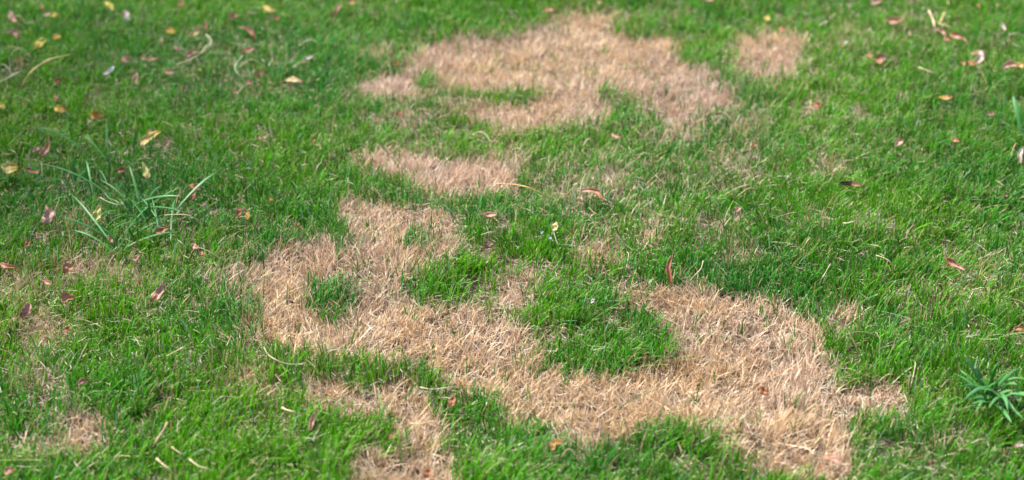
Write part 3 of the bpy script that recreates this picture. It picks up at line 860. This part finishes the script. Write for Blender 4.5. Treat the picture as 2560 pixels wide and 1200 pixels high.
SM = dict(straw=straw_mat("straw", (.70, .56, .36)), yellow=straw_mat("yellow_straw", (.72, .55, .25)), orange=straw_mat("orange_straw", (.72, .45, .14)),
          pale=straw_mat("pale_straw", (.62, .54, .40)), tan=straw_mat("tan_straw", (.55, .37, .22)), dark=straw_mat("twig_bark", (.10, .06, .05)),
          green=straw_mat("pale_green_stalk", (.38, .48, .28)), grey=straw_mat("grey_straw", (.45, .38, .36)))
STRAWS = [  # name, px polyline, width px, colour, raised at middle (m), label, category
 ("straw", [(58, 212), (70, 190), (95, 165), (130, 147), (173, 137)], 6, 'yellow', .035, "long curved yellow stalk with knots lying over the grass at the left", "straw"),
 ("straw", [(-4, 206), (22, 193), (51, 178)], 4.5, 'pale', .01, "straight pale straw cut by the left edge below the orange scrap", "straw"),
 ("straw", [(1240, 459), (1285, 461), (1325, 470), (1355, 485), (1374, 501)], 3.6, 'orange', .025, "long thin arched orange straw left of the boat shaped leaf", "straw"),
 ("straw", [(418, 1057), (404, 1082), (382, 1118)], 7.5, 'tan', .01, "thick tan straw piece slanting in the foreground, the upper of two at the left", "straw"),
 ("straw", [(392, 1147), (410, 1163), (430, 1181)], 7, 'straw', .008, "thick pale straw piece in the foreground, the lower of two at the left", "straw"),
 ("straw", [(474, 1148), (498, 1166), (530, 1175)], 6, 'straw', .01, "bent straw piece near the bottom edge right of the two thick ones", "straw"),
 ("straw", [(538, 1004), (550, 994), (565, 990)], 4, 'pale', .008, "short white bent straw in the foreground grass at the left", "straw"),
 ("straw", [(416, 890), (440, 878), (464, 865)], 3.5, 'straw', .012, "thin pale straw slanting upward in dense green grass at the left", "straw"),
 ("straw", [(706, 1020), (720, 1026), (742, 1034)], 8, 'straw', .006, "short flat straw left above the pinkish hooked leaf", "straw"),
 ("straw", [(1024, 1059), (1060, 1058), (1092, 1052)], 4.5, 'straw', .012, "straw lying level across the lower dead patch", "straw"),
 ("straw", [(815, 895), (825, 878), (850, 874), (896, 880)], 3.5, 'pale', .02, "hooked pale stem over green grass in the lower middle", "straw"),
 ("straw", [(660, 868), (672, 888), (700, 904), (730, 911), (765, 906)], 3, 'pale', .014, "long pale wavy stem below the left end of the main dead patch", "straw"),
 ("straw", [(1050, 968), (1085, 973), (1140, 966)], 3.6, 'pale', .01, "pale level stem in green grass under the centre of the main dead patch", "straw"),
 ("straw", [(1758, 652), (1752, 672), (1737, 688), (1724, 702)], 3.5, 'straw', .014, "curved pale straw right of the upright rolled leaf", "straw"),
 ("straw", [(1668, 658), (1690, 659)], 3, 'straw', .0, "tiny straw laid across the upright rolled leaf", "straw"),
 ("straw", [(1280, 1036), (1290, 1028), (1296, 1021)], 7, 'straw', .004, "stubby straw at the lower rim of the main dead patch", "straw"),
 ("straw", [(1815, 485), (1842, 470), (1880, 459)], 3, 'straw', .014, "thin straw slanting up in green grass right of the boat shaped leaf", "straw"),
 ("straw", [(2190, 638), (2212, 646), (2236, 665)], 3.4, 'straw', .01, "thin bent straw in green grass left of the orange and pink leaf", "straw"),
 ("straw", [(2076, 660), (2062, 684), (2048, 708)], 3.4, 'straw', .01, "thin straw slanting down left above the right dead lobe", "straw"),
 ("straw", [(2416, 843), (2434, 839), (2452, 838)], 4.2, 'grey', .006, "grey straw lying level in green grass above the right weed", "straw"),
 ("straw", [(2110, 558), (2124, 557), (2136, 553)], 5.5, 'pale', .006, "short pale chip in green grass below the dark curled leaf", "straw"),
 ("straw", [(2010, 620), (2016, 606), (2026, 594)], 4.5, 'tan', .008, "dry seed head stub in green grass in the right part", "straw"),
 ("straw", [(2323, 28), (2332, 48), (2338, 72)], 7, 'straw', .004, "left prong of the straw fork near the top right", "straw"),
 ("straw", [(2360, 33), (2355, 46), (2349, 60)], 6, 'yellow', .004, "right prong of the straw fork near the top right", "straw"),
 ("straw", [(2345, 58), (2365, 64), (2386, 74)], 4.5, 'yellow', .006, "yellow straw running right from the straw fork", "straw"),
 ("straw", [(505, 132), (522, 118), (528, 100), (514, 86)], 4, 'pale', .008, "hooked pale dried stem right of the pale yellow folded leaf", "straw"),
 ("straw", [(440, 162), (462, 154), (495, 138), (518, 112)], 3.5, 'straw', .01, "dried stem trailing from the pinkish leaf", "straw"),
 ("grass_stalk", [(606, 140), (592, 158), (588, 172), (600, 192), (625, 216)], 5, 'green', .02, "pale green bent grass stalk at the upper left", "grass stalk"),
 ("straw", [(2048, 65), (2060, 58), (2072, 52)], 5, 'pale', .008, "pale straw in green grass left of the broad dull tan leaf", "straw"),
 ("straw", [(2296, 168), (2318, 176), (2342, 188)], 4, 'straw', .01, "thin straw in green grass right of the round cupped leaf", "straw"),
 ("straw", [(430, 1118), (446, 1130), (462, 1140)], 4, 'straw', .01, "thin straw just right of the two thick foreground pieces", "straw"),
 ("straw", [(412, 538), (440, 536), (478, 540), (500, 560)], 3.2, 'straw', .02, "thin arched straw right of the foot of the broad bladed weed", "straw"),
 ("straw", [(250, 494), (280, 508), (318, 516)], 3.2, 'straw', .014, "thin straw lying through the broad bladed weed", "straw"),
 ("twig", [(712, 745), (724, 752), (736, 758)], 7, 'dark', .004, "short dark twig in the left end of the main dead patch", "twig"),
 ("twig", [(1803, 838), (1808, 852), (1816, 868)], 3.6, 'dark', .006, "thin dark upright twig in the right lobe of the dead patch", "twig"),
 ("twig", [(1838, 386), (1858, 381), (1874, 377)], 5.5, 'dark', .004, "thin dark twig lying left of the orange tan leaf", "twig"),
]


def make_straw(nm, line, w, cm, arch, lab, cat):
    mx = sum(p[0] for p in line) / len(line); my = sum(p[1] for p in line) / len(line)
    s = ppm(mx, my)
    g_ = at(mx, my, .02); b = float(brown(np.array([g_.x]), np.array([g_.y]))[0]); gz = float(ground_z(g_.x, g_.y))
    zb = gz + .034 - .014 * min(1, b)
    # dense path through the polyline (Catmull-Rom)
    P = [line[0]] + line + [line[-1]]; pts = []
    for i in range(1, len(P) - 2):
        for q in range(5):
            t = q / 5
            f = lambda a, b_, c_, d_: .5 * (2 * b_ + (c_ - a) * t + (2 * a - 5 * b_ + 4 * c_ - d_) * t * t + (3 * b_ - a - 3 * c_ + d_) * t ** 3)
            pts.append((f(*[P[i + k][0] for k in (-1, 0, 1, 2)]), f(*[P[i + k][1] for k in (-1, 0, 1, 2)])))
    pts.append(line[-1])
    tall = abs(line[0][1] - line[-1][1])
    n = len(pts); W3 = []
    ylow = max(p[1] for p in pts)
    for i, (px, py) in enumerate(pts):
        z = zb + arch * math.sin(math.pi * i / (n - 1)) * .7 + (ylow - py) / s * .55
        W3.append(at(px, py, z))
    c = W3[0].copy(); c.z = min(p.z for p in W3)
    R = random.Random(int(mx) + int(my))
    rr = w / s * .42
    rads = [rr * (.75 + .25 * math.cos(i * .9)) * (.92 + .16 * R.random()) * (1 if i < n - 2 else .7) for i in range(n)]
    me = tube_mesh(nm, [p - c for p in W3], rads, SM[cm], 6)
    o = bpy.data.objects.new(nm, me); o.location = c; COL.objects.link(o)
    tag(o, lab, cat, "loose straws and twigs on the lawn")


for s_ in STRAWS: make_straw(*s_)


# ------------------------------------------------------------------ broad bladed weeds
def weed_mat(ca=(.055, .245, .03, 1), cb=(.12, .37, .12, 1)):
    m, t, p = mat_base("weed_blade")
    tc = t.nodes.new("ShaderNodeTexCoord"); n = t.nodes.new("ShaderNodeTexNoise"); n.inputs["Scale"].default_value = 25; n.inputs["Detail"].default_value = 4
    t.links.new(tc.outputs["Object"], n.inputs["Vector"])
    r = t.nodes.new("ShaderNodeValToRGB"); e = r.color_ramp.elements
    e[0].position = .35; e[0].color = ca; e[1].position = .66; e[1].color = cb
    t.links.new(n.outputs[0], r.inputs[0]); t.links.new(r.outputs[0], p.inputs["Base Color"])
    p.inputs["Roughness"].default_value = .38
    tr = t.nodes.new("ShaderNodeBsdfTranslucent"); t.links.new(r.outputs[0], tr.inputs[0])
    ms = t.nodes.new("ShaderNodeMixShader"); ms.inputs[0].default_value = .33
    t.links.new(p.outputs[0], ms.inputs[1]); t.links.new(tr.outputs[0], ms.inputs[2]); t.links.new(ms.outputs[0], t.nodes["Material Output"].inputs[0])
    return m


WM = weed_mat()
WM2 = weed_mat((.075, .29, .045, 1), (.15, .42, .15, 1))


def weed_blade_mesh(p0, pm, p1, w, R):
    n = 13; V = []; F = []
    prev = None
    for i in range(n):
        t = i / (n - 1)
        p = p0 * (1 - t) ** 2 + pm * 2 * t * (1 - t) + p1 * t * t
        d = (pm - p0) * (1 - t) + (p1 - pm) * t
        d.normalize()
        side = d.cross(Vector((0, -.5, 1))).normalized()
        a = R * (t - .3)
        nrm = side.cross(d)
        side = side * math.cos(a) + nrm * math.sin(a); nrm = side.cross(d)
        ww = w * .5 * (.45 + 1.5 * t - 1.0 * t * t) * (1 if t < .6 else max(.04, 1 - ((t - .6) / .4) ** 1.7))
        V += [p - side * ww + nrm * ww * .28, p - nrm * ww * .0, p + side * ww + nrm * ww * .28]
    for i in range(n - 1):
        for k in range(2):
            F.append((i * 3 + k, i * 3 + k + 1, (i + 1) * 3 + k + 1, (i + 1) * 3 + k))
    return V, F


def make_weed(lab, base, blades, stem_to, seed, cat="weed", nm="grass_weed", wk=1.0, mat=None):
    mat = mat or WM
    R = random.Random(seed)
    b0 = at(*base, .005)
    root = bpy.data.objects.new(nm, None); root.empty_display_size = .02
    root.location = b0; COL.objects.link(root)
    tag(root, lab, cat)
    for (bx, by, tx, ty, w, lift) in blades:
        s = ppm(bx, by)
        p0 = at(bx, by, .024); hi = .036 + lift * .8
        p1 = at(tx, ty, hi)
        pm = (p0 + p1) / 2; pm.z += .35 * (p1 - p0).length * R.uniform(.3, .6); pm.x += R.uniform(-.006, .006)
        V, F = weed_blade_mesh(p0, pm, p1, w * wk / s, R.uniform(-1.2, 1.2))
        me = bpy.data.meshes.new("blade"); me.from_pydata([tuple(v - b0) for v in V], [], F); me.shade_smooth(); me.materials.append(mat)
        o = bpy.data.objects.new("blade", me); o.parent = root; COL.objects.link(o)
        so = o.modifiers.new("thickness", 'SOLIDIFY'); so.thickness = .0003
    for (sx, sy) in stem_to:
        e = at(sx, sy, .03)
        pts = [(b0 * (1 - t) + e * t) - b0 + Vector((0, 0, .018 * math.sin(math.pi * t))) for t in [q / 6 for q in range(7)]]
        me = tube_mesh("stem", pts, [.0013] * 6 + [.0008], mat, 6)
        o = bpy.data.objects.new("stem", me); o.parent = root; COL.objects.link(o)


make_weed("spreading weed with long broad blue green blades in the left part of the lawn", (370, 590),
 [(425, 545, 551, 424, 12, .055), (290, 500, 97, 409, 8, .05), (180, 464, 127, 446, 8, .02), (335, 525, 248, 448, 8, .03), (352, 520, 322, 412, 9, .05),
  (384, 512, 388, 432, 9, .05), (322, 512, 303, 456, 9, .03), (355, 500, 350, 440, 7, .04), (290, 625, 172, 480, 9, .045), (275, 600, 150, 545, 8, .025),
  (290, 640, 178, 574, 9, .02), (122, 511, 172, 494, 8, .015), (362, 520, 408, 462, 9, .03), (368, 600, 394, 560, 10, .02), (345, 560, 316, 505, 8, .03),
  (380, 515, 452, 470, 7, .03), (300, 632, 262, 572, 9, .03), (285, 600, 228, 560, 8, .02), (372, 548, 330, 500, 10, .02), (368, 540, 350, 530, 9, .02),
  (400, 560, 445, 520, 10, .02), (340, 610, 318, 560, 8, .03), (375, 560, 366, 500, 9, .04), (415, 545, 440, 505, 9, .02), (300, 640, 330, 600, 8, .02)]
 + [(290 + (k * 41) % 150, 520 + (k * 29) % 110, 230 + (k * 67) % 260, 455 + (k * 43) % 130, 5 + k % 4, .004 + .006 * (k % 5)) for k in range(26)],
 [(425, 545), (290, 630), (330, 510)], 3, wk=.66)
make_weed("loose weed of thin long blades above the spreading weed, near the upper left", (240, 440),
 [(60, 352, -6, 314, 6, .04), (230, 396, 85, 318, 6, .045), (272, 398, 266, 296, 6, .06), (330, 398, 338, 325, 6, .05), (375, 392, 387, 336, 7, .04),
  (190, 462, 186, 396, 8, .04), (270, 465, 272, 398, 7, .05), (540, 400, 502, 334, 6, .03), (120, 345, 84, 316, 6, .02), (270, 405, 205, 335, 6, .03),
  (228, 330, 232, 300, 6, .02), (235, 500, 215, 400, 7, .04)],
 [(270, 465), (190, 462)], 5, wk=.85)
make_weed("dense rosette of broad blue green blades at the right edge", (2475, 1010),
 [(2470, 1000, 2386, 934, 14, .03), (2465, 985, 2412, 888, 12, .05), (2470, 990, 2440, 915, 13, .04), (2475, 975, 2500, 903, 13, .06), (2470, 980, 2494, 912, 12, .05),
  (2480, 985, 2553, 918, 14, .04), (2490, 960, 2568, 950, 13, .03), (2485, 995, 2590, 1000, 14, .03), (2490, 1005, 2560, 1048, 13, .01), (2480, 1010, 2530, 1060, 12, .0),
  (2460, 990, 2400, 965, 13, .02), (2480, 1000, 2545, 975, 15, .02), (2475, 990, 2450, 950, 14, .03), (2480, 1005, 2440, 1030, 12, .0), (2485, 980, 2520, 930, 13, .04),
  (2478, 1000, 2425, 1000, 12, .01), (2470, 1010, 2452, 960, 12, .03), (2500, 1000, 2580, 985, 12, .02), (2475, 985, 2470, 920, 12, .05), (2560, 1000, 2530, 960, 12, .03)]
 + [(2455 + (k * 37) % 60, 975 + (k * 23) % 40, 2400 + (k * 71) % 165, 925 + (k * 53) % 110, 9 + k % 6, .005 + .008 * (k % 5)) for k in range(18)],
 [(2500, 960), (2440, 990)], 9, wk=.78, mat=WM2)

make_weed("tall lone blue green blade standing at the right edge", (2558, 352),
 [(2556, 355, 2532, 239, 15, .07)], [], 12, "grass blade", "tall_grass_blade")


# ------------------------------------------------------------------ tiny flower, fluff
def small_flower():
    m, t, p = mat_base("petal"); p.inputs["Base Color"].default_value = (.42, .48, .62, 1); p.inputs["Roughness"].default_value = .6
    y = straw_mat("flower_stem", (.10, .25, .08))
    for (px, py, n, lab) in [(1375, 596, 5, "tiny pale blue flower under the lemon petal shaped leaf, right of two"),
                             (1354, 582, 3, "tiny pale blue flower under the lemon petal shaped leaf, left of two")]:
        c = at(px, py, .040)
        r = bpy.data.objects.new("small_flower", None); r.location = c; r.empty_display_size = .005; COL.objects.link(r)
        tag(r, lab, "flower", "tiny blue flowers in the grass")
        for k in range(n):
            a = 2 * math.pi * k / n + .3; L = .0032
            V = []; F = []
            for i in range(5):
                t_ = i / 4; w = .0010 * math.sin(math.pi * (.12 + .8 * t_))
                for s in (-1, 0, 1):
                    V.append((math.cos(a) * L * t_ - math.sin(a) * w * s, math.sin(a) * L * t_ + math.cos(a) * w * s, .002 * t_ + .0006 * abs(s)))
            for i in range(4):
                for j in range(2): F.append((i * 3 + j, i * 3 + j + 1, i * 3 + j + 4, i * 3 + j + 3))
            me = bpy.data.meshes.new("petal"); me.from_pydata(V, [], F); me.shade_smooth(); me.materials.append(m)
            o = bpy.data.objects.new("petal", me); o.parent = r; COL.objects.link(o)
            o.rotation_euler = (.6, 0, 0)
        me = tube_mesh("stem", [(0, 0, 0), (.001, 0, -.015), (0, .002, -.035)], [.0004] * 3, y, 5)
        o = bpy.data.objects.new("stem", me); o.parent = r; COL.objects.link(o)


small_flower()


def fluff():
    m = straw_mat("fluff", (.5, .48, .48), .9)
    R = random.Random(3); c = at(1482, 754, .040)
    V = []; F = []
    for k in range(26):
        a = R.uniform(0, 6.28); e = R.uniform(-.4, 1.2); L = R.uniform(.002, .0055)
        d = Vector((math.cos(a) * math.cos(e), math.sin(a) * math.cos(e), math.sin(e)))
        s = d.cross(Vector((0, 0, 1))).normalized() * .0006; b = len(V); m_ = d * L * .5 + Vector((0, 0, .001))
        V += [-s, s, m_ + s * 1.6, m_ - s * 1.6, d * L + s * .3, d * L - s * .3]
        F += [(b, b + 1, b + 2, b + 3), (b + 3, b + 2, b + 4, b + 5)]
    me = bpy.data.meshes.new("seed_fluff"); me.from_pydata([tuple(v) for v in V], [], F); me.materials.append(m)
    o = bpy.data.objects.new("seed_fluff", me); o.location = c; COL.objects.link(o)
    so = o.modifiers.new("thickness", 'SOLIDIFY'); so.thickness = .0003
    tag(o, "small whitish grey seed fluff in the lush green tuft right of centre", "seed fluff")


fluff()


# ------------------------------------------------------------------ unseen tree added only to shade the left side of the lawn
def added_shade_tree():
    R = np.random.default_rng(21)
    root = bpy.data.objects.new("added_shade_tree", None); root.location = (-4.3, 4.6, 0); COL.objects.link(root)
    tag(root, "unseen leafy tree added outside the picture to shade the left of the lawn", "tree")
    mb, t, p = mat_base("bark")
    n = t.nodes.new("ShaderNodeTexNoise"); n.inputs["Scale"].default_value = 14; n.inputs["Detail"].default_value = 8
    rr = t.nodes.new("ShaderNodeValToRGB"); e = rr.color_ramp.elements
    e[0].color = (.05, .035, .025, 1); e[1].color = (.22, .17, .12, 1)
    t.links.new(n.outputs[0], rr.inputs[0]); t.links.new(rr.outputs[0], p.inputs["Base Color"]); p.inputs["Roughness"].default_value = .9
    tr = tube_mesh("trunk", [(0, 0, -.1), (.03, 0, .6), (-.02, .04, 1.6), (.05, .02, 2.8), (.1, 0, 4.2), (.15, .05, 5.6)], [.2, .15, .13, .11, .07, .03], mb, 14)
    o = bpy.data.objects.new("trunk", tr); o.parent = root; COL.objects.link(o)
    cs = []
    for k in range(15):
        a = k * 2.4; h = 2.2 + .22 * k; L = 1.7 - .07 * k
        d = Vector((math.cos(a), math.sin(a), .45)).normalized()
        b = Vector((.05, .02, h))
        pts = [b + d * (L * q / 6) + Vector((0, 0, .12 * math.sin(q))) for q in range(7)]
        o = bpy.data.objects.new("branch", tube_mesh("branch", pts, [.045 * (1 - q / 7.5) for q in range(7)], mb, 8)); o.parent = root; COL.objects.link(o)
        for q in (2, 3, 4, 5, 6): cs.append((pts[q], .28 + .1 * R.random()))
    V = []; F = []; 
    N = 80
    for c, rad in cs:
        P = R.normal(size=(N, 3)) * rad * .62 + np.array(c)
        for q in P:
            rel = Vector(q) + root.location - at(25, 45, .03); al = rel.dot(sd)
            if (rel - sd * al).length < .16: continue        # gap cut in the added crown so sun reaches the top left corner
            a = R.normal(size=3); a /= np.linalg.norm(a); b = np.cross(a, R.normal(size=3)); b /= np.linalg.norm(b)
            L = .04 + .025 * R.random(); w = L * .27; i = len(V)
            V += [tuple(q - a * L), tuple(q + b * w), tuple(q + a * L), tuple(q - b * w)]; F.append((i, i + 1, i + 2, i + 3))
    me = bpy.data.meshes.new("crown"); me.from_pydata(V, [], F)
    m, t, p = mat_base("tree_leaf"); p.inputs["Base Color"].default_value = (.05, .11, .025, 1); p.inputs["Roughness"].default_value = .5
    me.materials.append(m)
    o = bpy.data.objects.new("crown", me); o.parent = root; COL.objects.link(o)


added_shade_tree()
